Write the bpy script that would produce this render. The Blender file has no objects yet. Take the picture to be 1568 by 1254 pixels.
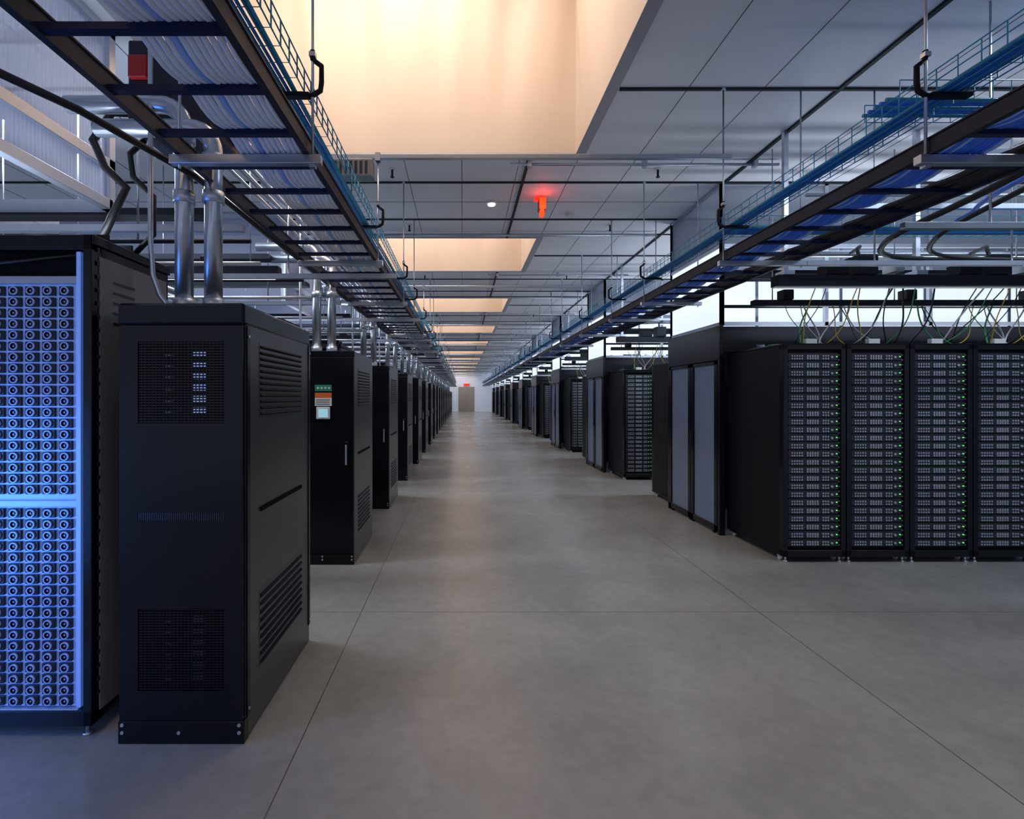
import bpy, bmesh, math, random
from mathutils import Vector, Matrix
random.seed(7)
sc = bpy.context.scene
sc.view_settings.view_transform='Standard'

# ---------------------------------------------------------------- materials
def mat(name, col, rough=0.5, metal=0.0, emis=None, estr=0.0, alpha=1.0, noise=0.0, nscale=8.0, bump=0.0, spec=0.5):
    m = bpy.data.materials.new(name); m.use_nodes = True
    nt = m.node_tree; b = nt.nodes["Principled BSDF"]
    b.inputs["Base Color"].default_value = (*col, 1)
    b.inputs["Roughness"].default_value = rough
    b.inputs["Metallic"].default_value = metal
    b.inputs["Specular IOR Level"].default_value = spec
    if alpha < 1: b.inputs["Alpha"].default_value = alpha
    if emis:
        b.inputs["Emission Color"].default_value = (*emis, 1)
        b.inputs["Emission Strength"].default_value = estr
    tc = nt.nodes.new("ShaderNodeTexCoord")
    nz = nt.nodes.new("ShaderNodeTexNoise"); nz.inputs["Scale"].default_value = nscale
    nz.inputs["Detail"].default_value = 4
    nt.links.new(tc.outputs["Object"], nz.inputs["Vector"])
    if noise > 0:
        mx = nt.nodes.new("ShaderNodeMix"); mx.data_type = 'RGBA'
        mx.inputs[6].default_value = (*[c*(1-noise) for c in col], 1)
        mx.inputs[7].default_value = (*[min(1, c*(1+noise)) for c in col], 1)
        nt.links.new(nz.outputs["Fac"], mx.inputs[0])
        nt.links.new(mx.outputs[2], b.inputs["Base Color"])
    return m

M = {}
M['black'] = mat('black_powder_coat', (0.006,0.007,0.010), 0.22, noise=0.15, nscale=40, spec=0.30)
M['blackside'] = mat('charcoal_side_panel', (0.055,0.056,0.057), 0.30, noise=0.1, nscale=30)
M['dark'] = mat('dark_void', (0.003,0.003,0.004), 0.7, spec=0.1)
M['blackmat'] = mat('matte_black', (0.007,0.008,0.012), 0.5, spec=0.2)
M['slat'] = mat('slat_grey', (0.030,0.032,0.040), 0.4, 0.3)
M['steel'] = mat('galvanised_steel', (0.55,0.60,0.68), 0.32, 0.9, noise=0.12, nscale=25)
M['alu'] = mat('brushed_aluminium', (0.56,0.60,0.68), 0.38, 0.8, noise=0.06, nscale=30)
M['darksteel'] = mat('dark_painted_steel', (0.014,0.017,0.028), 0.5, 0.0, spec=0.2)
M['railblue'] = mat('navy_rail', (0.012,0.016,0.055), 0.45, 0.0, spec=0.2)
M['rail'] = mat('tray_side_rail', (0.024,0.026,0.038), 0.5, 0.0, spec=0.25)
M['silver'] = mat('server_silver', (0.42,0.45,0.52), 0.35, 0.3)
M['module'] = mat('blade_plate_blue_glow', (0.45,0.57,0.92), 0.35, 0.3, noise=0.05, emis=(0.08,0.26,1.0), estr=0.20)  # blue glow put into the plate material; the plates are no lamps
M['moduledark'] = mat('fan_module', (0.005,0.007,0.020), 0.3)
M['ring'] = mat('fan_ring', (0.45,0.55,0.85), 0.35, 0.3)
M['green'] = mat('green_led', (0.02,0.3,0.05), 0.4, emis=(0.15,1,0.2), estr=1.0)
M['ledw'] = mat('white_led', (0.5,0.6,0.9), 0.4, emis=(0.35,0.48,1.0), estr=0.5)
M['cblue'] = mat('cable_blue', (0.03,0.17,0.85), 0.4, noise=0.25, nscale=60)
M['cteal'] = mat('cable_teal', (0.03,0.30,0.44), 0.4, noise=0.3, nscale=60)
M['cpale'] = mat('cable_pale_lavender', (0.80,0.86,1.0), 0.45, noise=0.06, nscale=60)
M['csky'] = mat('cable_sky_blue', (0.30,0.50,1.0), 0.45, noise=0.1, nscale=60)
M['cblack'] = mat('cable_black', (0.012,0.012,0.014), 0.45)
M['cyel'] = mat('cable_yellow', (0.6,0.42,0.04), 0.45)
M['cgreen'] = mat('cable_green', (0.05,0.3,0.1), 0.45)
M['cwhite'] = mat('cable_white', (0.6,0.6,0.6), 0.45)
M['wall'] = mat('wall_paint', (0.50,0.60,0.78), 0.7, noise=0.04, nscale=2)
M['wallend'] = mat('end_wall_glow_paint', (0.70,0.76,0.88), 0.6, noise=0.03, nscale=2, emis=(0.7,0.8,1.0), estr=0.15)  # cool light on the wall put into its material as faint emission
M['ceil'] = mat('ceiling_panel', (0.82,0.83,0.88), 0.6, noise=0.03, nscale=1.5)
M['seam'] = mat('ceiling_seam', (0.16,0.16,0.17), 0.6)
M['tbar'] = mat('ceiling_t_bar', (0.02,0.025,0.03), 0.5, 0.0, spec=0.2)
M['gframe'] = mat('well_frame_grey', (0.42,0.42,0.45), 0.5)
M['doorp'] = mat('door_paint', (0.42,0.38,0.34), 0.5)
M['red'] = mat('red_beacon', (0.7,0.02,0.01), 0.3, emis=(1,0.03,0.015), estr=0.9)
M['redp'] = mat('red_plastic', (0.45,0.02,0.02), 0.4)
M['orange'] = mat('orange_lens', (0.9,0.15,0.02), 0.3, emis=(1,0.08,0.012), estr=0.8)
M['white'] = mat('white_plastic', (0.75,0.76,0.78), 0.4)
M['lamp'] = mat('lamp_lens', (0.9,0.9,0.9), 0.4, emis=(0.9,0.95,1), estr=3)
M['lgreen'] = mat('label_green', (0.02,0.25,0.15), 0.5)
M['lorange'] = mat('label_orange', (0.75,0.15,0.03), 0.5)
M['lwhite'] = mat('label_white', (0.75,0.75,0.72), 0.5)
M['screen'] = mat('touch_screen', (0.3,0.6,0.7), 0.3, emis=(0.5,0.85,1), estr=0.4)
M['glow'] = mat('self_glowing_polycarbonate', (0.8,0.84,0.9), 0.4, emis=(0.80,0.90,1.0), estr=0.95)  # panel emits by itself, standing in for luminaires inside the containment
M['navy'] = mat('navy_box', (0.012,0.014,0.03), 0.4)
M['brown'] = mat('brown_box', (0.10,0.065,0.04), 0.5)
M['beige'] = mat('beige_panel', (0.22,0.215,0.21), 0.5, noise=0.05)
M['foot'] = mat('zinc_foot', (0.7,0.7,0.7), 0.3, 0.8)

def polycarb(name, col, fac, emis=0.0):
    m = bpy.data.materials.new(name); m.use_nodes = True
    nt = m.node_tree; b = nt.nodes["Principled BSDF"]; out = nt.nodes["Material Output"]
    b.inputs["Base Color"].default_value = (*col,1); b.inputs["Roughness"].default_value = 0.3
    tr = nt.nodes.new("ShaderNodeBsdfTransparent"); mx = nt.nodes.new("ShaderNodeMixShader")
    tl = nt.nodes.new("ShaderNodeBsdfTranslucent"); tl.inputs[0].default_value=(*col,1)
    m2 = nt.nodes.new("ShaderNodeMixShader"); m2.inputs[0].default_value=0.4
    nt.links.new(b.outputs[0], m2.inputs[1]); nt.links.new(tl.outputs[0], m2.inputs[2])
    tc = nt.nodes.new("ShaderNodeTexCoord")
    wv = nt.nodes.new("ShaderNodeTexWave"); wv.bands_direction = 'Y'; wv.inputs["Scale"].default_value = 12
    nt.links.new(tc.outputs["Object"], wv.inputs["Vector"])
    mr = nt.nodes.new("ShaderNodeMapRange"); mr.inputs[3].default_value = fac-0.06; mr.inputs[4].default_value = min(1,fac+0.06)
    nt.links.new(wv.outputs["Fac"], mr.inputs[0]); nt.links.new(mr.outputs[0], mx.inputs[0])
    nt.links.new(tr.outputs[0], mx.inputs[1]); nt.links.new(m2.outputs[0], mx.inputs[2])
    nt.links.new(mx.outputs[0], out.inputs[0])
    return m
M['poly'] = polycarb('twinwall_polycarbonate', (0.38,0.41,0.54), 0.74)
M['polyg'] = polycarb('smoke_grey_curtain', (0.38,0.42,0.50), 0.6)
M['polyd'] = polycarb('door_glazing', (0.34,0.42,0.60), 0.88)

def concrete():
    m = bpy.data.materials.new('polished_concrete'); m.use_nodes = True
    nt = m.node_tree; N = nt.nodes; L = nt.links; b = N["Principled BSDF"]
    tc = N.new("ShaderNodeTexCoord")
    n1 = N.new("ShaderNodeTexNoise"); n1.inputs["Scale"].default_value = 0.8; n1.inputs["Detail"].default_value = 3; n1.inputs["Roughness"].default_value=0.5
    n2 = N.new("ShaderNodeTexNoise"); n2.inputs["Scale"].default_value = 14; n2.inputs["Detail"].default_value = 6; n2.inputs["Roughness"].default_value=0.6
    n3 = N.new("ShaderNodeTexNoise"); n3.inputs["Scale"].default_value = 2.6; n3.inputs["Detail"].default_value = 5; n3.inputs["Roughness"].default_value=0.6; n3.inputs["Distortion"].default_value=0.6
    for n in (n1,n2,n3): L.new(tc.outputs["Object"], n.inputs["Vector"])
    r1 = N.new("ShaderNodeValToRGB")
    r1.color_ramp.elements[0].position=0.3; r1.color_ramp.elements[0].color=(0.265,0.262,0.248,1)
    r1.color_ramp.elements[1].position=0.7; r1.color_ramp.elements[1].color=(0.335,0.328,0.306,1)
    L.new(n1.outputs["Fac"], r1.inputs[0])
    def mulramp(src,prev,lo,hi):
        r=N.new("ShaderNodeValToRGB"); r.color_ramp.elements[0].position=0.3; r.color_ramp.elements[0].color=(lo,lo,lo,1)
        r.color_ramp.elements[1].position=0.7; r.color_ramp.elements[1].color=(hi,hi,hi,1)
        L.new(src, r.inputs[0])
        mu=N.new("ShaderNodeMix"); mu.data_type='RGBA'; mu.blend_type='MULTIPLY'; mu.inputs[0].default_value=1
        L.new(prev, mu.inputs[6]); L.new(r.outputs[0], mu.inputs[7]); return mu.outputs[2]
    o=mulramp(n2.outputs["Fac"], r1.outputs[0],0.92,1.06)
    o=mulramp(n3.outputs["Fac"], o,0.91,1.06)
    L.new(o, b.inputs["Base Color"])
    mr = N.new("ShaderNodeMapRange"); mr.inputs[1].default_value=0.3; mr.inputs[2].default_value=0.7; mr.inputs[3].default_value=0.21; mr.inputs[4].default_value=0.28
    L.new(n1.outputs["Fac"], mr.inputs[0]); L.new(mr.outputs[0], b.inputs["Roughness"])
    return m
M['concrete'] = concrete()
M['joint'] = mat('floor_control_joint', (0.09,0.08,0.07), 0.7, noise=0.6, nscale=9)
M['plaster'] = mat('skylight_well_plaster', (0.60,0.495,0.405), 0.8, noise=0.04, nscale=1.2)

# ---------------------------------------------------------------- mesh builder
class MB:
    def __init__(s): s.v=[]; s.f=[]; s.m=[]; s.sm=[]; s.mats=[]
    def mi(s,k):
        if k not in s.mats: s.mats.append(k)
        return s.mats.index(k)
    def box(s,x0,x1,y0,y1,z0,z1,k,b=0.0):
        x0,x1=min(x0,x1),max(x0,x1); y0,y1=min(y0,y1),max(y0,y1); z0,z1=min(z0,z1),max(z0,z1)
        mi=s.mi(k); n=len(s.v)
        if b<=0:
            s.v += [(x0,y0,z0),(x1,y0,z0),(x1,y1,z0),(x0,y1,z0),(x0,y0,z1),(x1,y0,z1),(x1,y1,z1),(x0,y1,z1)]
            for f in ((0,3,2,1),(4,5,6,7),(0,1,5,4),(1,2,6,5),(2,3,7,6),(3,0,4,7)):
                s.f.append(tuple(n+i for i in f)); s.m.append(mi); s.sm.append(False)
            return
        lo=(x0,y0,z0); hi=(x1,y1,z1); idx={}
        for sx in (0,1):
            for sy in (0,1):
                for sz in (0,1):
                    sg=(sx,sy,sz)
                    for a in range(3):
                        p=[]
                        for c in range(3):
                            full = hi[c] if sg[c] else lo[c]
                            p.append(full if c==a else full+(-b if sg[c] else b))
                        idx[(sg,a)]=len(s.v); s.v.append(tuple(p))
        cen=Vector(((x0+x1)/2,(y0+y1)/2,(z0+z1)/2))
        def add(ids):
            P=[Vector(s.v[i]) for i in ids]; nn=(P[1]-P[0]).cross(P[2]-P[0]); c=sum(P,Vector())/len(P)
            if nn.dot(c-cen)<0: ids=ids[::-1]
            s.f.append(tuple(ids)); s.m.append(mi); s.sm.append(False)
        for a in range(3):
            o=[c for c in range(3) if c!=a]
            for sa in (0,1):
                ids=[]
                for (p,q) in ((0,0),(1,0),(1,1),(0,1)):
                    sg=[0,0,0]; sg[a]=sa; sg[o[0]]=p; sg[o[1]]=q; ids.append(idx[(tuple(sg),a)])
                add(ids)
            for p in (0,1):
                for q in (0,1):
                    g0=[0,0,0]; g1=[0,0,0]; g0[o[0]]=g1[o[0]]=p; g0[o[1]]=g1[o[1]]=q; g1[a]=1
                    g0=tuple(g0); g1=tuple(g1)
                    add([idx[(g0,o[0])],idx[(g1,o[0])],idx[(g1,o[1])],idx[(g0,o[1])]])
        for sx in (0,1):
            for sy in (0,1):
                for sz in (0,1):
                    g=(sx,sy,sz); add([idx[(g,0)],idx[(g,1)],idx[(g,2)]])
    def tube(s,pts,r,k,n=8,caps=True):
        mi=s.mi(k); pts=[Vector(p) for p in pts]; base=len(s.v)
        t0=(pts[1]-pts[0]).normalized()
        up=Vector((0,0,1)) if abs(t0.z)<0.9 else Vector((0,1,0))
        u=t0.cross(up).normalized()
        for i,p in enumerate(pts):
            if i==0: t=t0
            elif i==len(pts)-1: t=(pts[-1]-pts[-2]).normalized()
            else: t=((pts[i]-pts[i-1]).normalized()+(pts[i+1]-pts[i]).normalized()).normalized()
            u=(u-t*u.dot(t)).normalized(); w=t.cross(u)
            for j in range(n):
                a=2*math.pi*j/n; s.v.append(tuple(p+u*(r*math.cos(a))+w*(r*math.sin(a))))
        for i in range(len(pts)-1):
            for j in range(n):
                a=base+i*n+j; b=base+i*n+(j+1)%n
                s.f.append((a,b,b+n,a+n)); s.m.append(mi); s.sm.append(n>4)
        if caps:
            s.f.append(tuple(base+j for j in reversed(range(n)))); s.m.append(mi); s.sm.append(False)
            e=base+(len(pts)-1)*n
            s.f.append(tuple(e+j for j in range(n))); s.m.append(mi); s.sm.append(False)
    def cyl(s,p0,p1,r,k,n=12): s.tube([p0,p1],r,k,n)
    def quad(s,a,b,c,d,k,sm=False):
        n=len(s.v); s.v+= [tuple(a),tuple(b),tuple(c),tuple(d)]; s.f.append((n,n+1,n+2,n+3)); s.m.append(s.mi(k)); s.sm.append(sm)
    def annulus(s,cx,y,cz,r0,r1,d,k,n=12):
        mi=s.mi(k); b=len(s.v)
        for j in range(n):
            a=2*math.pi*j/n; c,sn=math.cos(a),math.sin(a)
            s.v += [(cx+r0*c,y-d,cz+r0*sn),(cx+r1*c,y-d,cz+r1*sn),(cx+r1*c,y,cz+r1*sn)]
        for j in range(n):
            a=b+3*j; c=b+3*((j+1)%n)
            s.f.append((a,a+1,c+1,c)); s.m.append(mi); s.sm.append(False)
            s.f.append((a+1,a+2,c+2,c+1)); s.m.append(mi); s.sm.append(True)
    def mesh(s,name):
        me=bpy.data.meshes.new(name); me.from_pydata(s.v,[],s.f); me.update()
        for k in s.mats: me.materials.append(M[k])
        me.polygons.foreach_set("material_index",s.m); me.polygons.foreach_set("use_smooth",s.sm)
        me.update(); return me
    def obj(s,name,loc=(0,0,0)): return put(name,s.mesh(name),loc)
def put(name,me,loc=(0,0,0),rz=0.0):
    o=bpy.data.objects.new(name,me); sc.collection.objects.link(o); o.location=loc; o.rotation_euler=(0,0,rz); return o
def arc(c,r,a0,a1,ax,n=8):
    out=[]
    for i in range(n+1):
        a=a0+(a1-a0)*i/n
        if ax=='xz': out.append((c[0]+r*math.cos(a),c[1],c[2]+r*math.sin(a)))
        else: out.append((c[0],c[1]+r*math.cos(a),c[2]+r*math.sin(a)))
    return out

P=4.86; NP=10; YEND=54.0; CZ=4.07
WX0,WX1=-2.2,1.18
XL,XR=-9.0,13.0; YB=-5.0
WA,WB=3.08,5.22
wells=[(WA+P*k,WB+P*k) for k in range(-1,NP+1)]

# ---------------------------------------------------------------- room shell
b=MB(); b.box(XL,XR,YB,YEND+0.2,-0.2,0.0,'concrete'); b.obj('floor')
b=MB()
for x in (-0.75,2.2,-5.0,6.5): b.box(x-0.0028,x+0.0028,YB,YEND,-0.004,0.0008,'joint')
for k in range(-1,12):
    b.box(XL,XR,3.80+P*k-0.0013,3.80+P*k+0.0013,-0.004,0.0007,'joint')
b.obj('trim_floor_joints')
b=MB()
b.box(XL,WX0,YB,YEND+0.2,CZ,CZ+0.12,'ceil'); b.box(WX1,XR,YB,YEND+0.2,CZ,CZ+0.12,'ceil')
prev=YB
for (a,c) in wells:
    b.box(WX0,WX1,prev,a,CZ,CZ+0.12,'ceil'); prev=c
if prev<YEND: b.box(WX0,WX1,prev,YEND+0.2,CZ,CZ+0.12,'ceil')
b.obj('ceiling')
b=MB()
xs=[3.02-0.605*i for i in range(-14,20)]
for x in xs:
    if x<XL+0.1 or x>XR-0.1: continue
    major = abs(x-3.02)<0.05
    w=0.016 if major else 0.003
    k='tbar' if major else 'seam'
    inside = WX0<x<WX1
    if not inside: b.box(x-w,x+w,YB,YEND,CZ-(0.02 if major else 0.003),CZ+0.002,k)
    else:
        pr=YB
        for (a,c) in wells+[(YEND,YEND)]:
            if a-pr>0.05: b.box(x-w,x+w,pr,a,CZ-0.003,CZ+0.002,k)
            pr=c
pr=YB
for (a,c) in wells+[(YEND,YEND)]:
    if a-pr>0.05: b.box(0.675,0.705,pr+0.07,a-0.01,CZ-0.02,CZ+0.002,'tbar')
    pr=c
for k in range(-1,NP+1):
    for (yy,w,kk) in ((4.1,0.012,'tbar'),(5.89,0.010,'tbar'),(7.12,0.010,'tbar'),(7.78,0.007,'tbar'),(6.5,0.003,'seam')):
        y=yy+P*k
        if y>YEND-0.1 or y<YB: continue
        xr=[(XL,WX0),(WX1+0.08,XR)] if 3.1<=yy<=5.2 else [(XL,XR)]
        for (x0,x1) in xr: b.box(x0,x1,y-w,y+w,CZ-(0.018 if kk=='tbar' else 0.003),CZ+0.002,kk)
b.obj('trim_ceiling_grid')
b=MB(); b.box(XL-0.2,XL,YB,YEND,0,CZ,'wall'); b.obj('wall_left')
b=MB(); b.box(XR,XR+0.2,YB,YEND,0,CZ,'wall'); b.obj('wall_right')
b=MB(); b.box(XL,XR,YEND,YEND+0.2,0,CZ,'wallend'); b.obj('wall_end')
YD=YEND-0.002
b=MB()
b.box(-0.42,1.26,YD-0.06,YD,0,2.62,'gframe')
b.box(-0.36,0.41,YD-0.09,YD-0.05,0.01,2.56,'doorp'); b.box(0.43,1.20,YD-0.09,YD-0.05,0.01,2.56,'doorp')
b.box(0.34,0.38,YD-0.13,YD-0.09,0.9,1.2,'alu'); b.box(0.46,0.50,YD-0.13,YD-0.09,0.9,1.2,'alu')
b.obj('door_1')
b=MB(); b.box(0.15,0.75,YD-0.12,YD,2.72,2.95,'red'); b.box(0.12,0.78,YD-0.05,YD,2.69,2.98,'white'); b.obj('exit_sign')

def well_mesh():
    b=MB(); y0,y1=0.0,WB-WA; H=2.4; I=0.03
    def wall(p,q,nrm):
        n=72; m=14; L=(Vector(q)-Vector(p)).length
        base=len(b.v); mi=b.mi('plaster')
        for j in range(m+1):
            z=H*j/m
            for i in range(n+1):
                t=i/n; pp=Vector(p).lerp(Vector(q),t); u=t*L-0.16*(z/H)*(t-0.5)*4
                e=min(1,(z/H)*1.5)**1.2
                d=(0.055*math.sin(u*4.3+0.6)+0.032*math.sin(u*8.7+1.2)+0.012*math.sin(u*19))*e
                d*=min(1,t*8,(1-t)*8)
                pp=pp+Vector(nrm)*d; b.v.append((pp.x,pp.y,z))
        for j in range(m):
            for i in range(n):
                a=base+j*(n+1)+i; b.f.append((a,a+1,a+n+2,a+n+1)); b.m.append(mi); b.sm.append(True)
    X0,X1=WX0+I,WX1-I; Y0_,Y1_=y0+I,y1-I
    wall((X0,Y1_,0),(X1,Y1_,0),(0,-1,0)); wall((X0,Y0_,0),(X1,Y0_,0),(0,1,0))
    wall((X0,Y0_,0),(X0,Y1_,0),(1,0,0)); wall((X1,Y0_,0),(X1,Y1_,0),(-1,0,0))
    b.box(WX0-0.05,WX1+0.05,y0-0.05,y1+0.05,H,H+0.05,'plaster')
    b.box(X1,WX1+0.07,y0-0.02,y1+0.03,-0.012,0.0,'gframe'); b.box(WX0-0.07,X0,y0-0.02,y1+0.03,-0.012,0.0,'gframe')
    b.box(X0,X1,Y1_,y1+0.03,-0.012,0.0,'gframe'); b.box(X0,X1,y0-0.02,Y0_,-0.012,0.0,'gframe')
    return b.mesh('skylight_well')
wm=well_mesh()
for i,(a,c) in enumerate(wells):
    put('skylight_well',wm,(0,a,CZ))
    ld=bpy.data.lights.new('skylight_lamp','AREA'); ld.shape='RECTANGLE'; ld.size=2.0; ld.size_y=1.0
    ld.energy=118; ld.color=(1.0,0.885,0.80)
    lo=bpy.data.objects.new('skylight_lamp',ld); sc.collection.objects.link(lo); lo.location=((WX0+WX1)/2-0.15,(a+c)/2-0.15,CZ+2.3)

# ---------------------------------------------------------------- left: front power cabinet
def bolts(b,xs,y,z):
    for x in xs: b.cyl((x,y,z),(x,y-0.006,z),0.008,'foot',10)
def louvers_side(b,x,y0,y1,z0,z1,n):
    b.box(x-0.001,x+0.0015,y0-0.01,y1+0.01,z0-0.01,z1+0.01,'blackside')
    for i in range(n):
        z=z0+(z1-z0)*(i+0.5)/n; h=(z1-z0)/n*0.5
        b.box(x-0.001,x+0.003,y0,y1,z-h/2,z+h/2,'dark')
        b.quad((x+0.003,y0,z+h*0.5),(x+0.003,y1,z+h*0.5),(x+0.012,y1,z-h*0.2),(x+0.012,y0,z-h*0.2),'blackmat')
def cab_front():
    W,D,H=0.577,1.01,2.03
    b=MB()
    b.box(-W,0,0.03,D,0.0,H-0.09,'blackside',0.006)
    b.box(-W-0.004,0.004,-0.004,D+0.004,H-0.10,H,'black',0.012)
    b.box(-W-0.002,0.002,0.0,0.05,0.0,0.105,'black',0.003)
    bolts(b,[-W+0.02,-W+0.28,-0.02],0.0,0.055); bolts(b,[-W+0.02,-0.02],0.0,0.09)
    x0,x1=-W+0.005,-0.005
    def zpx(v): return 1.6-(v-607)/784*2.353
    wx0,wx1=-W+0.09,-0.09
    zs=[0.11,zpx(1058),zpx(932),zpx(797),zpx(785),zpx(648),zpx(523),H-0.105]
    b.box(x0,wx0,0,0.025,zs[0],zs[7],'black'); b.box(wx1,x1,0,0.025,zs[0],zs[7],'black')
    for (a,c) in ((zs[0],zs[1]),(zs[2],zs[3]),(zs[4],zs[5]),(zs[6],zs[7])): b.box(wx0,wx1,0,0.025,a,c,'black')
    for (a,c) in ((zs[1],zs[2]),(zs[5],zs[6])):
        b.box(wx0,wx1,0.026,0.03,a,c,'dark')
        n=int((c-a)/0.0125)
        for i in range(n):
            z=a+(c-a)*(i+0.5)/n; b.box(wx0,wx1,0.004,0.010,z-0.0036,z+0.0036,'black')
        for i in range(1,24):
            x=wx0+(wx1-wx0)*i/24; b.box(x-0.0016,x+0.0016,0.003,0.008,a,c,'black')
        for i in range(6):
            z=a+(c-a)*(0.12+0.14*i)
            b.box(wx0+0.25,wx0+0.30,0.012,0.026,z,z+0.028,'ledw' if c>1.5 else 'silver')
            b.box(wx0+0.12,wx0+0.15,0.012,0.026,z,z+0.012,'silver')
    n=40
    for i in range(n):
        x=wx0+(wx1-wx0)*(i+0.5)/n; b.box(x-0.003,x+0.003,0.001,0.02,zs[3],zs[4],'slat')
    b.box(wx0,wx1,0.021,0.03,zs[3],zs[4],'dark')
    louvers_side(b,0,0.19,0.83,1.50,1.86,12)
    louvers_side(b,0,0.19,0.83,0.26,0.63,9)
    b.box(-0.001,0.008,0.19,0.83,1.03,1.05,'dark')
    b.box(-0.002,0.006,0.03,0.06,0.11,H-0.1,'black'); b.box(-0.002,0.006,D-0.03,D,0.11,H-0.1,'black')
    for z in (0.14,1.88):
        for y in (0.045,D-0.015): b.cyl((0.006,y,z),(0.010,y,z),0.007,'foot',8)
    return b
cab_front().obj('power_cabinet',(-1.005,2.353,0))
def cab_b(labels):
    W,D,H=0.60,1.0,2.03; b=MB()
    b.box(-W,0,0.02,D,0.0,H,'blackside',0.006)
    b.box(-W-0.003,0.003,0.0,0.04,H-0.05,H+0.004,'black',0.004)
    b.box(-W,0.0,0.0,0.03,0.0,0.10,'black',0.003)
    bolts(b,[-W+0.04,-0.30,-0.02],0.0,0.05); bolts(b,[-0.30,-0.02],0.0,0.08)
    b.box(-W+0.004,-0.004,-0.002,0.02,0.104,H-0.055,'black',0.004)
    b.box(-0.09,-0.05,-0.02,-0.002,0.92,1.17,'black',0.004); b.box(-0.078,-0.062,-0.028,-0.018,0.95,1.14,'silver',0.003)
    if labels:
        b.box(-0.37,-0.21,-0.004,-0.001,1.65,1.71,'lgreen')
        for i in range(4): b.box(-0.35+0.035*i,-0.33+0.035*i,-0.005,-0.003,1.672,1.688,'lwhite')
        b.box(-0.37,-0.21,-0.004,-0.001,1.585,1.635,'lorange'); b.box(-0.37,-0.21,-0.004,-0.001,1.51,1.585,'lwhite')
        for i in range(3): b.box(-0.36,-0.23,-0.005,-0.003,1.525+0.02*i,1.530+0.02*i,'slat')
        b.box(-0.355,-0.225,-0.01,-0.001,1.385,1.50,'white',0.003); b.box(-0.335,-0.245,-0.013,-0.008,1.40,1.48,'screen')
    louvers_side(b,0,0.2,0.8,1.50,1.86,12); louvers_side(b,0,0.2,0.8,0.26,0.63,9)
    b.box(-0.001,0.008,0.2,0.8,1.03,1.05,'dark')
    return b
cab_b(True).obj('power_cabinet',(-1.029,4.86,0))
cm=cab_b(False).mesh('power_cabinet')
for k in range(2,21): put('power_cabinet',cm,(-1.04,2.42+2.43*k-0.01,0))

def conduits():
    b=MB()
    for x,top in ((-0.425,2.98),(-0.275,2.86)):
        y=0.28
        pts=[(x,y,2.035),(x,y,top)]+arc((x-0.12,y,top),0.12,0,math.pi/2,'xz',6)+[(x-0.6,y,top+0.12)]
        b.tube(pts,0.044,'steel',14)
        for z in (2.07,2.62,top-0.05): b.cyl((x,y,z-0.03),(x,y,z+0.03),0.053,'alu',14)
        b.cyl((x,y,2.035),(x,y,2.047),0.065,'alu',14)
    b.tube([(-0.50,0.30,2.036),(-0.51,0.30,2.06),(-0.55,0.28,2.12),(-0.575,0.26,2.22),(-0.58,0.25,2.4),(-0.58,0.25,4.07)],0.013,'steel',8)
    return b.mesh('electrical_conduit')
cdm=conduits()
for k in range(0,21): put('electrical_conduit',cdm,(-1.005 if k==0 else -1.035,2.353+2.43*k+(0.07 if k else 0),0))

# ---------------------------------------------------------------- blue lit blade rack
def blade_rack():
    W,D,H=0.92,0.62,2.35; b=MB(); x1=0.0; x0=-W
    b.box(x0,x1,0.06,D,0.07,H,'black',0.004)
    b.box(x1-0.04,x1,0,0.07,0.07,H,'black',0.003); b.box(x0,x0+0.04,0,0.07,0.07,H,'black',0.003)
    b.box(x0,x1,0,0.07,0.07,0.14,'black',0.003); b.box(x0,x1,0,0.07,H-0.07,H,'black',0.003)
    b.box(x1,x1+0.006,0.05,D-0.03,0.12,H-0.09,'beige')
    for i in range(34):
        z=0.2+i*0.063; b.box(x1+0.004,x1+0.008,0.03,0.045,z,z+0.02,'slat')
    for z in (1.95,2.0,2.05,2.10,2.15): b.box(x1+0.005,x1+0.009,0.14,0.30,z,z+0.012,'slat')
    b.box(x1,x1+0.012,0.0,D,H-0.045,H-0.0,'black',0.003)
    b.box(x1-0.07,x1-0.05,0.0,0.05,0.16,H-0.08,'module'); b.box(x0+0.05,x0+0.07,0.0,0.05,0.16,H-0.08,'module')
    a0,a1=x0+0.07,x1-0.07
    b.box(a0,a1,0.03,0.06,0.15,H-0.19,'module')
    b.box(a0,a1,0.035,0.061,H-0.19,H-0.07,'dark')
    b.tube([(a0,0.03,H-0.10),((a0+a1)/2,0.02,H-0.13),(a1,0.03,H-0.085)],0.008,'cblack',6)
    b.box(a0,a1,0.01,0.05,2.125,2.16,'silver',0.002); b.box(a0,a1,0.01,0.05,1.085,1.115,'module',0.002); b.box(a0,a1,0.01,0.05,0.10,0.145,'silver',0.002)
    cols=[]
    x=-0.131
    while x>a0+0.02: cols.append(x); x-=0.079
    def field(z0,z1):
        n=int(round((z1-z0)/0.0515))+1
        for i in range(n):
            z=z0+i*0.0515
            for cx in cols:
                b.box(cx-0.033,cx+0.027,0.016,0.03,z-0.0215,z+0.0215,'moduledark',0.002)
                b.annulus(cx-0.003,0.016,z,0.0140,0.0190,0.008,'ring',16)
                b.cyl((cx-0.003,0.016,z),(cx-0.003,0.010,z),0.0035,'ring',8)
    field(1.165,2.105); field(0.18,1.045)
    for x in (x0+0.06,x1-0.06):
        for y in (0.06,D-0.08):
            b.cyl((x,y,0.0),(x,y,0.012),0.022,'foot',12); b.cyl((x,y,0.01),(x,y,0.08),0.009,'foot',8)
    return b
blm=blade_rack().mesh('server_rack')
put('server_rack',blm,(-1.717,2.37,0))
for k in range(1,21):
    put('server_rack',blm,(-1.74,2.42+2.43*k,0))
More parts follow.
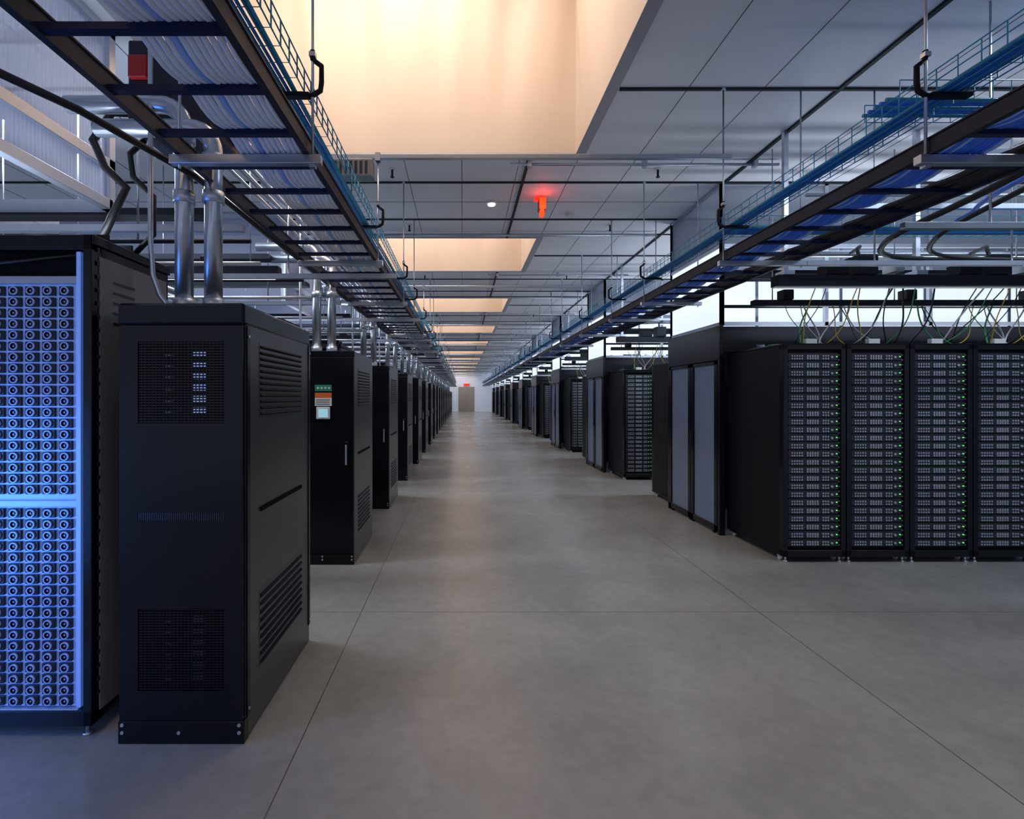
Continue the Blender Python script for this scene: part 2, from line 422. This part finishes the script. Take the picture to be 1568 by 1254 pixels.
for k in range(0,21): put('server_rack',blm,(-2.68,2.40+2.43*k,0))

# ---------------------------------------------------------------- right server racks
def rackR():
    W,D,H=0.60,1.06,2.11; b=MB()
    b.box(0.003,W-0.003,0.06,D,0.06,H-0.02,'blackmat',0.004)
    for x0,x1 in ((0,0.045),(W-0.045,W)): b.box(x0,x1,0.0,0.07,0.055,H,'black',0.004)
    b.box(0.0,W,0.0,0.07,0.055,0.12,'black',0.004); b.box(0,W,0,0.07,H-0.06,H,'black',0.004)
    b.box(0.0,W,0.0,D,H-0.02,H,'black',0.004)
    b.box(0,W,0.02,D-0.0,0.055,0.075,'black')
    b.box(0.25,0.36,0.05,0.10,H,H+0.05,'lwhite',0.003)
    for i in range(40):
        z=0.16+i*0.047
        b.box(0.048,0.056,0.02,0.03,z,z+0.012,'silver'); b.box(W-0.056,W-0.048,0.02,0.03,z,z+0.012,'silver')
    n=24; z0=0.155; pt=0.078
    for i in range(n):
        z=z0+i*pt
        b.box(0.06,W-0.06,0.02,0.06,z,z+pt-0.012,'slat')
        b.box(0.06,W-0.06,0.016,0.03,z+pt-0.012,z+pt-0.008,'slat')
        for g,(gx,cnt) in enumerate(((0.085,5),(0.235,5),(0.385,3))):
            for j in range(cnt):
                x=gx+j*0.024
                if g==1:
                    b.box(x,x+0.014,0.012,0.022,z+0.008,z+0.050,'silver')
                    b.box(x+0.003,x+0.011,0.010,0.014,z+0.026,z+0.030,'dark')
                else:
                    b.box(x,x+0.013,0.012,0.022,z+0.008,z+0.023,'silver'); b.box(x,x+0.013,0.012,0.022,z+0.034,z+0.049,'silver')
        b.cyl((0.475,0.02,z+0.03),(0.475,0.010,z+0.03),0.012,'silver',8)
        b.box(0.517,0.526,0.010,0.02,z+0.03,z+0.039,'green')
    for x in (0.04,W-0.04):
        b.cyl((x,0.04,0.0),(x,0.04,0.012),0.02,'foot',10); b.cyl((x,0.04,0.01),(x,0.04,0.06),0.01,'foot',8)
        for y in (0.12,D-0.1):
            b.cyl((x-0.012,y,0.026),(x+0.012,y,0.026),0.026,'white',14); b.box(x-0.018,x+0.018,y-0.02,y+0.02,0.03,0.06,'foot')
    return b.mesh('server_rack')
rm=rackR(); YR=4.92
for p in range(0,NP):
    y=YR+P*p
    if y+3.5>YEND: break
    nr = 9 if p<2 else 4
    for i in range(nr):
        put('server_rack',rm,(3.087+0.61*i,y,0))
        put('server_rack',rm,(3.087+0.61*i+0.60,y+3.42,0),math.pi)

def containment():
    b=MB(); X0,X1=3.0,9.0; Ya,Yb=0.98,2.42
    for y in (Ya+0.09,Yb-0.14):
        b.box(X0+0.01,X1,y,y+0.05,2.12,2.42,'blackmat',0.003)
    b.box(X0-0.045,X0+0.0,Ya-0.02,Yb+0.02,2.02,2.42,'black',0.004)
    for y in (Ya-0.02,Yb-0.03): b.box(X0-0.045,X0+0.02,y,y+0.05,0,2.05,'black',0.003)
    for z in (2.42,3.32,4.03): b.box(X0-0.02,X0+0.02,Ya,Yb,z,z+0.04,'alu')
    for y in (Ya,Yb-0.04): b.box(X0-0.02,X0+0.02,y,y+0.04,2.42,4.07,'alu')
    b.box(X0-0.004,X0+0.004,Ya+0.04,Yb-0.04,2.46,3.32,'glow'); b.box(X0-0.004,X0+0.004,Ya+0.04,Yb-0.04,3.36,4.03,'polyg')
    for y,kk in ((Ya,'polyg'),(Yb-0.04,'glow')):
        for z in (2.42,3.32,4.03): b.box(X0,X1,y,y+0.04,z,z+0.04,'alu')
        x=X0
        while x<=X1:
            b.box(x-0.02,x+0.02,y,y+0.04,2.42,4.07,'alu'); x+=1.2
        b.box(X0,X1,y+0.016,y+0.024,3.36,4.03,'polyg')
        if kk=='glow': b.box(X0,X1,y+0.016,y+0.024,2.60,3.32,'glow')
    return b.mesh('aisle_containment')
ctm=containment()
def cdoor():
    b=MB(); Ya,Yb=1.01,2.39; X=2.97
    mid=(Ya+Yb)/2
    for (a,c) in ((Ya,mid-0.005),(mid+0.005,Yb)):
        b.box(X-0.02,X+0.02,a,a+0.075,0.03,2.01,'black',0.003); b.box(X-0.02,X+0.02,c-0.075,c,0.03,2.01,'black',0.003)
        b.box(X-0.02,X+0.02,a,c,0.03,0.10,'black',0.003); b.box(X-0.02,X+0.02,a,c,1.97,2.01,'black',0.003)
        b.box(X-0.003,X+0.003,a+0.07,c-0.07,0.10,1.97,'polyd')
    b.box(X-0.06,X-0.045,mid-0.10,mid-0.08,0.95,1.15,'darksteel'); b.box(X-0.06,X-0.02,mid-0.10,mid-0.08,0.95,0.97,'darksteel'); b.box(X-0.06,X-0.02,mid-0.10,mid-0.08,1.13,1.15,'darksteel')
    for y in (Ya+0.1,Yb-0.1,mid-0.04,mid+0.04): b.box(X-0.015,X+0.015,y-0.02,y+0.02,0,0.035,'blackmat')
    return b.mesh('containment_door')
cdd=cdoor()
def busbar():
    b=MB()
    b.box(2.9,9,-0.22,-0.10,2.62,2.72,'darksteel',0.004); b.box(2.9,9,0.16,0.24,2.50,2.56,'darksteel',0.003)
    b.box(2.9,9,-0.19,-0.13,2.61,2.62,'white')
    x=3.0; i=0
    while x<9:
        b.box(x-0.02,x+0.02,-0.18,-0.14,2.72,CZ,'steel'); b.box(x-0.05,x+0.05,-0.23,-0.09,2.72,2.76,'steel',0.003)
        b.cyl((x+0.1,0.20,2.56),(x+0.1,0.20,CZ),0.006,'steel',6)
        b.box(x+0.35,x+0.55,-0.23,-0.08,2.72,2.82,'blackmat',0.006); b.box(x+0.95,x+1.03,-0.26,-0.10,2.74,2.88,'steel',0.004)
        b.box(x+0.18,x+0.28,0.14,0.26,2.56,2.66,'blackmat',0.005); b.box(x+0.62,x+0.80,-0.25,-0.06,2.72,2.90,'darksteel',0.006)
        b.tube([(x+0.7,-0.15,2.88),(x+0.72,-0.1,2.98),(x+0.82,0.0,3.04),(x+0.95,0.3,3.05)],0.016,'cblack',8)
        x+=1.22; i+=1
    b.cyl((2.9,0.3,3.05),(9,0.3,3.05),0.03,'steel',8); b.cyl((2.9,0.42,3.08),(9,0.42,3.08),0.02,'steel',8)
    b.box(2.9,9,0.55,0.60,2.86,2.95,'darksteel'); b.box(2.9,9,0.70,0.74,3.16,3.20,'steel')
    b.box(3.1,9,1.2,1.24,2.98,3.06,'darksteel'); b.box(3.1,9,1.9,1.93,2.78,2.82,'darksteel')
    b.cyl((2.9,-0.6,3.3),(9,-0.6,3.3),0.016,'steel',8)
    return b.mesh('bus_bar')
bbm=busbar()
def drape(seed):
    rr=random.Random(seed); b=MB()
    for i in range(9):
        xa=rr.uniform(0.05,0.55); xb=xa+rr.uniform(-0.35,0.35); r=rr.choice((0.004,0.005,0.007)); k=rr.choice(('cyel','cgreen','cwhite','cblack','cblack','cblack','cgreen'))
        y0=rr.uniform(0.05,0.2); z1=rr.choice((2.53,2.66)); y1=0.2 if z1<2.6 else -0.14
        pts=[]
        sag=rr.uniform(0.04,0.16)
        for j in range(13):
            t=j/12; z=2.11+(z1-2.11)*t-sag*math.sin(math.pi*t)*0.5; z=max(z,2.117)
            pts.append((xa+(xb-xa)*t+0.03*math.sin(5*t+i),y0+(y1-y0)*t,z))
        b.tube(pts,r,k,6)
    pts=[(0.6*t/10,0.25+0.03*math.sin(t*1.3+seed),2.118+0.01*math.sin(t)**2) for t in range(11)]
    b.tube(pts,0.006,'cgreen',6)
    return b.mesh('patch_cable_bundle')
drs=[drape(s) for s in range(3)]
for p in range(NP):
    y=YR+P*p
    if y+3.5>YEND: break
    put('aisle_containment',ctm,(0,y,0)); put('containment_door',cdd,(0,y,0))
    put('bus_bar',bbm,(0,y,0))
    for i in range(9 if p<1 else 3): put('patch_cable_bundle',drs[i%3],(3.087+0.61*i,y,0))

# ---------------------------------------------------------------- cable ladders
LZ=2.69; BZ=2.97; Y0=-1.0; Y1=YEND-0.4
def ladder(x0,x1,kr):
    b=MB()
    for x in (x0,x1):
        b.box(x-0.008,x+0.008,Y0,Y1,LZ,LZ+0.075,kr)
        b.box(x-0.014,x+0.014,Y0,Y1,LZ+0.07,LZ+0.077,kr); b.box(x-0.014,x+0.014,Y0,Y1,LZ-0.002,LZ+0.006,kr)
    y=Y0+0.1
    while y<Y1:
        b.box(x0,x1,y-0.016,y+0.016,LZ+0.005,LZ+0.027,'railblue'); y+=0.305
    return b
ladder(-1.275,-0.70,'rail').obj('cable_ladder'); ladder(2.11,2.68,'darksteel').obj('cable_ladder')
def bundle(x0,x1,n,r,k,z,sag=0.010,ks=None,ye=Y1,seed=1,wig=0.006):
    rr=random.Random(seed); b=MB()
    for i in range(n):
        x=x0+(x1-x0)*(i+0.5)/n+rr.uniform(-0.002,0.002); pts=[]
        kk=k if not ks else rr.choice(ks); zz=z+r+rr.uniform(0,0.004)
        y=Y0+0.1
        while y<ye:
            step=0.305/6 if y<14 else 0.61
            t=((y-Y0-0.1)/0.305)%1.0
            d=sag*math.sin(math.pi*t) if y<14 else 0
            pts.append((x+wig*math.sin(y*1.7+i),y,zz-d)); y+=step
        b.tube(pts,r,kk,6)
    return b
bundle(-1.00,-0.72,12,0.0118,'cpale',LZ+0.027,0.030,wig=0.001,ks=['cpale']*7+['csky'],seed=9).obj('network_cable_bundle')
bundle(-0.97,-0.75,6,0.006,'cblue',LZ+0.056,0.0,ks=['cblue','cpale']).obj('network_cable_bundle')
bundle(2.125,2.36,13,0.009,'cblue',LZ+0.027,0.030,ks=['cblue','cblue','cblue','csky']).obj('network_cable_bundle')
bundle(2.52,2.62,3,0.014,'cblack',LZ+0.027,0.01).obj('power_cable_bundle')
def basket(x0,x1):
    b=MB(); h=0.10; w=0.0035
    for x,z in [(x0,BZ+h),(x0,BZ+h/2),(x1,BZ+h),(x1,BZ+h/2)]+[(x0+(x1-x0)*i/4,BZ) for i in range(5)]:
        b.tube([(x,Y0,z),(x,Y1,z)],w,'cteal',4)
    y=Y0
    while y<Y1:
        b.tube([(x0,y,BZ+h),(x0,y,BZ),(x1,y,BZ),(x1,y,BZ+h)],w,'cteal',4); y+=0.10 if y<20 else 0.2
    return b
basket(-0.86,-0.71).obj('wire_basket_tray'); basket(2.13,2.30).obj('wire_basket_tray')
bundle(-0.84,-0.75,6,0.008,'cteal',BZ+0.004,0.0,ks=['cteal','cblue','cteal']).obj('network_cable_bundle')
bundle(2.15,2.26,6,0.008,'cteal',BZ+0.004,0.0,ks=['cteal','cblue','cteal']).obj('network_cable_bundle')
def hanger(sgn,lx1,top=CZ,topo=CZ):
    b=MB()
    b.cyl((0,0,LZ-0.06),(0,0,top),0.0065,'steel',8)
    b.cyl((lx1,0,LZ-0.06),(lx1,0,topo),0.0065,'steel',8)
    a,c=sorted((0-0.04*sgn,lx1+0.04*sgn)); b.box(a,c,-0.02,0.02,LZ-0.045,LZ-0.004,'steel',0.003)
    d=sgn
    a,c=sorted((0.012*d,0.20*d)); b.box(a,c,-0.02,0.02,BZ-0.022,BZ-0.004,'blackmat',0.003)
    pts=[(-0.0*d,0,BZ-0.012),(-0.035*d,0,BZ+0.01),(-0.04*d,0,BZ+0.05),(-0.04*d,0,BZ+0.12),(-0.0*d,0,BZ+0.15),(0.0*d,0,BZ+0.19)]
    b.tube([(0.03*d,0,BZ-0.013)]+pts,0.012,'blackmat',6)
    b.box(-0.014,0.014,-0.014,0.014,BZ+0.16,BZ+0.18,'steel'); b.box(-0.014,0.014,-0.014,0.014,LZ-0.06,LZ-0.046,'steel')
    b.cyl((0,0,top-0.02),(0,0,top),0.02,'steel',8)
    return b.mesh('tray_hanger')
hl=hanger(-1,-0.60); hr=hanger(1,0.62); hlw=hanger(-1,-0.60,3.50,3.50)
b=MB(); 
b.box(-2.45,2.15,-0.02,0.02,3.50,3.535,'steel',0.003)
for x in (-2.38,2.09): b.cyl((x,0,3.5),(x,0,CZ),0.0065,'steel',8)
b.cyl((-2.45,0.05,3.53),(2.15,0.05,3.53),0.012,'steel',8)
for x in (-0.675,-1.275): b.box(x-0.02,x+0.02,-0.025,0.025,3.48,3.545,'alu')
spb=b.mesh('trapeze_strut')
for k in range(0,NP+1):
    for o in (2.31,4.1,5.89):
        y=o+P*k
        if y<Y1-0.3:
            put('tray_hanger',hlw if o==4.1 else hl,(-0.675,y,0)); put('tray_hanger',hr,(2.09,y,0))
            if o==4.1: put('trapeze_strut',spb,(0,y,0))

def cpipe():
    b=MB()
    b.cyl((0.5,5.34,CZ-0.05),(3.3,5.34,CZ-0.05),0.015,'steel',10)
    b.cyl((-1.3,7.65,CZ-0.06),(2.9,7.65,CZ-0.06),0.018,'steel',8)
    for x in (0.70,1.9,3.05): b.box(x-0.02,x+0.02,5.31,5.37,CZ-0.08,CZ,'alu')
    for x in (-0.76,2.12):
        for y in (5.55,7.35):
            b.cyl((x,y,CZ-0.09),(x,y,CZ),0.012,'darksteel',8); b.cyl((x,y,CZ-0.012),(x,y,CZ),0.035,'white',12); b.cyl((x,y,CZ-0.095),(x,y,CZ-0.088),0.022,'darksteel',8)
    return b.mesh('sprinkler_pipe')
cp=cpipe()
for k in range(-1,NP): put('sprinkler_pipe',cp,(0,P*k,0))
b=MB(); b.cyl((0,0,-0.03),(0,0,0),0.065,'white',24); b.cyl((0,0,-0.045),(0,0,-0.03),0.045,'lamp',24); b.obj('ceiling_downlight',(0.37,6.5,CZ))
b=MB(); b.box(-0.08,0.06,-0.05,0.05,-0.035,0,'red',0.006)
b.box(-0.03,0.05,-0.10,-0.09,-0.17,-0.03,'orange',0.003); b.box(-0.03,0.05,-0.09,0.05,-0.17,-0.03,'redp',0.003)
b.box(-0.02,0.03,-0.10,0.0,-0.25,-0.17,'orange',0.004)
b.obj('exit_sign',(0.975,6.37,CZ))
ld=bpy.data.lights.new('exit_sign_light','POINT'); ld.energy=1.2; ld.color=(1,0.06,0.03); ld.shadow_soft_size=0.05
lo=bpy.data.objects.new('exit_sign_light',ld); sc.collection.objects.link(lo); lo.location=(0.975,6.20,CZ-0.14)
b=MB(); b.cyl((0,0,-0.02),(0,0,0),0.06,'white',20); b.cyl((0,0,-0.05),(0,0,-0.02),0.045,'white',20); b.obj('smoke_detector',(1.45,6.9,CZ))
b=MB(); b.box(-0.19,0.17,-0.06,0.06,-0.15,-0.01,'beige',0.006)
for i in range(8): b.box(-0.17+0.04*i,-0.15+0.04*i,-0.063,-0.058,-0.13,-0.03,'slat')
b.box(-0.1,0.08,-0.02,0.02,-0.01,0.012,'alu')
b.obj('ceiling_speaker_box',(-0.88,4.1,3.49))

# ---------------------------------------------------------------- left containment panels + clutter
def leftpanel():
    b=MB(); X=0.0; Ya,Yb=-4.3,0.0
    for z0,z1 in ((3.13,3.20),(2.86,2.93),(4.02,4.07)): b.box(X-0.03,X+0.03,Ya,Yb,z0,z1,'alu',0.003)
    for y in (Yb-0.06,Yb-1.5,Yb-2.9): b.box(X-0.03,X+0.03,y,y+0.06,2.86,4.07,'alu',0.003)
    for (z0,z1) in ((3.20,4.02),(2.93,3.13)):
        n=240
        for i in range(n):
            y0=Ya+(Yb-Ya)*i/n; y1=Ya+(Yb-Ya)*(i+1)/n; d0=0.002*(i%2); d1=0.002*((i+1)%2)
            b.quad((X+d0,y0,z0),(X+d1,y1,z0),(X+d1,y1,z1),(X+d0,y0,z1),'poly')
    b.box(X-2.5,X-0.03,Yb-0.06,Yb,4.01,4.07,'alu'); b.box(X-2.5,X-0.03,Yb-0.05,Yb,2.86,2.93,'alu')
    for i in range(3): b.cyl((X+0.03,Yb-0.03,2.89+0.012*i),(X+0.05,Yb-0.03,2.89+0.012*i),0.01,'foot',8)
    return b.mesh('polycarbonate_partition')
put('polycarbonate_partition',leftpanel(),(-2.40,3.5,0))
b=MB()
for z0,z1 in ((3.13,3.20),(2.86,2.93),(4.02,4.07)): b.box(-0.03,0.03,-1.5,0,z0,z1,'alu')
for y in (-0.06,-1.5): b.box(-0.03,0.03,y,y+0.06,2.86,4.07,'alu')
b.box(-0.004,0.004,-1.5,0,2.9,4.03,'poly'); b.box(-3,0,-1.5,-1.46,2.86,4.07,'poly')
sm=b.mesh('polycarbonate_partition')
for k in range(1,NP): put('polycarbonate_partition',sm,(-2.40,3.5+P*k,0))

def striplight():
    b=MB(); b.box(-4.2,-1.55,-0.05,0.05,2.62,2.70,'darksteel',0.004); b.box(-4.15,-1.6,-0.035,0.035,2.60,2.622,'lamp')
    for x in (-3.9,-1.8): b.cyl((x,0,2.70),(x,0,CZ),0.006,'steel',6)
    for x in (-3.0,-2.2): b.box(x,x+0.12,-0.06,0.06,2.70,2.78,'blackmat',0.004)
    return b.mesh('linear_light')
slm=striplight()
for k in range(0,20,2): put('linear_light',slm,(0,4.35+2.43*k,0))
b=MB()
for i,(x,z,r) in enumerate(((-1.50,3.22,0.02),(-1.58,3.22,0.02),(-1.66,3.22,0.014),(-2.0,3.35,0.03),(-2.12,3.35,0.03),(-2.9,2.66,0.03),(-3.1,2.66,0.03))):
    b.cyl((x,3.6 if x<-1.9 else 3.2,z),(x,Y1,z),r,'steel',10)
b.obj('conduit_bank')
b=MB()
k=0; y=3.05
while y<Y1:
    b.box(-4.5,-0.55 if k%2 else -1.3,y-0.02,y+0.02,2.58-0.0,2.62,'steel')
    b.cyl((-1.45,y,2.6),(-1.45,y,CZ if not any(a<y<c for a,c in wells) else 3.25),0.007,'steel',6); b.cyl((-3.2,y,2.6),(-3.2,y,CZ),0.007,'steel',6)
    b.cyl((-4.5,y+0.5,2.52),(-1.4,y+0.5,2.52),0.016,'steel',8); b.cyl((-4.5,y+0.58,2.70),(-1.5,y+0.58,2.70),0.016,'darksteel',8)
    b.cyl((-2.3,y+0.58,2.70),(-2.3,y+0.58,CZ),0.008,'steel',6)
    b.box(-4.5,-1.9,y+0.75,y+0.90,2.95,3.0,'darksteel')
    y+=1.215; k+=1
b.obj('strut_framework')
b=MB()
b.box(-1.80,-1.36,2.75,3.15,3.05,3.52,'navy',0.01); b.box(-1.36,-1.30,2.78,3.12,3.12,3.42,'brown',0.004)
b.box(-1.78,-1.68,2.72,2.75,3.3,3.42,'redp',0.004); b.cyl((-1.6,2.95,2.97),(-1.6,2.95,3.05),0.06,'alu',14); b.cyl((-1.6,2.95,3.52),(-1.6,2.95,CZ),0.03,'steel',12)
b.obj('electrical_junction_box')
b=MB()
b.tube([(-1.8,2.9,3.2),(-1.95,2.85,3.18),(-2.02,2.8,3.0),(-1.95,2.8,2.85),(-1.85,2.82,2.75),(-1.95,2.85,2.6),(-2.1,2.9,2.36)],0.022,'cblack',8)
b.tube([(-1.80,2.9,3.05),(-1.85,2.85,2.95),(-1.80,2.8,2.8),(-1.7,2.82,2.7),(-1.72,2.85,2.5),(-1.9,2.9,2.36)],0.016,'cblack',8)
b.obj('flexible_conduit')
b=MB()
b.tube([(-1.95,1.0,LZ+0.03),(-1.5,2.0,LZ+0.03),(-1.36,2.6,LZ+0.03),(-1.34,4,LZ+0.03),(-1.34,14,LZ+0.03),(-1.34,Y1,LZ+0.03)],0.016,'cblack',8)
b.obj('power_cable')

b=MB()
for x,z,r in ((2.85,3.42,0.022),(3.9,3.2,0.03),(4.1,3.2,0.03),(4.6,3.35,0.02),(5.6,3.1,0.03)):
    b.cyl((x,0.5 if x<3 else 1.2,z),(x,4.0 if x>3 else Y1,z),r,'steel',10)
b.obj('conduit_bank')
b=MB()
for y in (2.31,3.2,4.1):
    b.box(2.75,7.5,y-0.02,y+0.02,LZ-0.045,LZ-0.005,'steel',0.002); b.box(3.2,7.5,y-0.02,y+0.02,3.10,3.14,'steel')
    for x in (3.3,4.4,5.6): b.cyl((x,y,LZ-0.04),(x,y,CZ),0.0065,'steel',6)
b.obj('strut_framework')
b=MB()
for (yy,zz) in ((2.75,3.2),(4.25,3.0)):
    for (dy,dz) in ((0,0.1),(0,0),(0.08,0),(0.16,0),(0.24,0),(0.24,0.1)): b.tube([(2.35,yy+dy,zz+dz),(8,yy+dy,zz+dz)],0.003,'cteal',4)
    x=2.35
    while x<8: b.tube([(x,yy,zz+0.1),(x,yy,zz),(x,yy+0.24,zz),(x,yy+0.24,zz+0.1)],0.003,'cteal',4); x+=0.1
    for i in range(5): b.tube([(2.3,yy+0.03+0.04*i,zz+0.012),(8,yy+0.04+0.04*i,zz+0.012)],0.010,'cblue' if i%2 else 'cteal',6)
b.obj('wire_basket_tray')
b=MB()
def smooth(pts,n=8):
    P_=[Vector(p) for p in pts]; P_=[P_[0]]+P_+[P_[-1]]; out=[]
    for i in range(1,len(P_)-2):
        for j in range(n):
            t=j/n; p0,p1,p2,p3=P_[i-1:i+3]
            out.append(0.5*((2*p1)+(-p0+p2)*t+(2*p0-5*p1+4*p2-p3)*t*t+(-p0+3*p1-3*p2+p3)*t**3))
    out.append(P_[-2]); return out
b.tube(smooth([(2.75,0.8,2.95),(3.0,2.0,2.9),(3.1,3.0,2.82),(3.3,4.0,2.8),(3.9,4.45,2.8),(5.5,4.5,2.80),(8,4.5,2.80)]),0.022,'cblack',8)
b.tube(smooth([(2.9,0.8,2.95),(3.2,2.0,2.9),(3.3,3.0,2.82),(3.6,3.9,2.8),(4.2,4.4,2.8),(5.5,4.42,2.78),(8,4.42,2.78)]),0.018,'cblack',8)
b.tube(smooth([(3.1,0.8,3.0),(3.3,2.0,3.1),(3.5,3.0,3.0),(3.9,3.9,3.02),(4.5,4.3,3.02),(8,4.35,3.02)]),0.016,'cblue',8)
b.obj('power_cable_bundle')

# ---------------------------------------------------------------- lights
def area(name,loc,sx,sy,e,col,rot=(0,0,0)):
    ld=bpy.data.lights.new(name,'AREA'); ld.shape='RECTANGLE'; ld.size=sx; ld.size_y=sy; ld.energy=e; ld.color=col
    lo=bpy.data.objects.new(name,ld); sc.collection.objects.link(lo); lo.location=loc; lo.rotation_euler=rot
def fill_uplight_mesh(L):  # added housing for the fill lamps, not a known fixture
    b=MB(); b.box(-L/2,L/2,-0.09,0.09,0.0,0.015,'darksteel'); b.box(-L/2,L/2,-0.10,-0.085,0,0.07,'darksteel'); b.box(-L/2,L/2,0.085,0.10,0,0.07,'darksteel')
    return b.mesh('added_fill_uplight')
um=fill_uplight_mesh(3.6)
def add_fill_uplight(x,y,z,e,col):  # added upward lamp, unseen from the camera, to brighten the ceiling
    put('added_fill_uplight',um,(x,y,z)); area('ceiling_fill_lamp',(x,y,z+0.03),3.4,0.14,e,col,(math.pi,0,0))
for k in range(0,NP):
    yy=YR+P*k
    if yy+3.5>YEND: break
    add_fill_uplight(5.1,yy+0.75,2.112,40,(0.80,0.88,1.0))
    add_fill_uplight(5.1,yy+2.75,2.112,36,(0.80,0.88,1.0))
    add_fill_uplight(-3.6,2.7+P*k,2.352,28,(0.72,0.83,1.0))
for k in range(0,NP):
    area('aisle_lamp',(5.2,3.6+P*k+(-0.6 if k==0 else 0),3.95),3.6,0.3,85,(0.72,0.85,1.0))
    area('aisle_lamp',(-3.6,4.25+P*k,3.95),2.6,0.3,120,(0.74,0.86,1.0))
area('blue_aisle_lamp',(-3.2,1.3,0.9),0.9,1.2,30,(0.06,0.26,1.0),(math.radians(75),0,math.radians(-30)))
area('end_lamp',(0.8,YEND-3,3.9),5,0.4,30,(0.75,0.85,1.0))

w=bpy.data.worlds.new('world'); sc.world=w; w.use_nodes=True
bg=w.node_tree.nodes['Background']; bg.inputs[0].default_value=(0.68,0.77,1.0,1); bg.inputs[1].default_value=0.5

cam=bpy.data.cameras.new('camera'); co=bpy.data.objects.new('camera',cam); sc.collection.objects.link(co)
co.location=(0,0,1.6); co.rotation_euler=(math.pi/2,0,0)
cam.lens=18; cam.sensor_width=36; cam.shift_x=0.0485; cam.shift_y=-0.0128; cam.clip_end=200; cam.clip_start=0.05
sc.camera=co
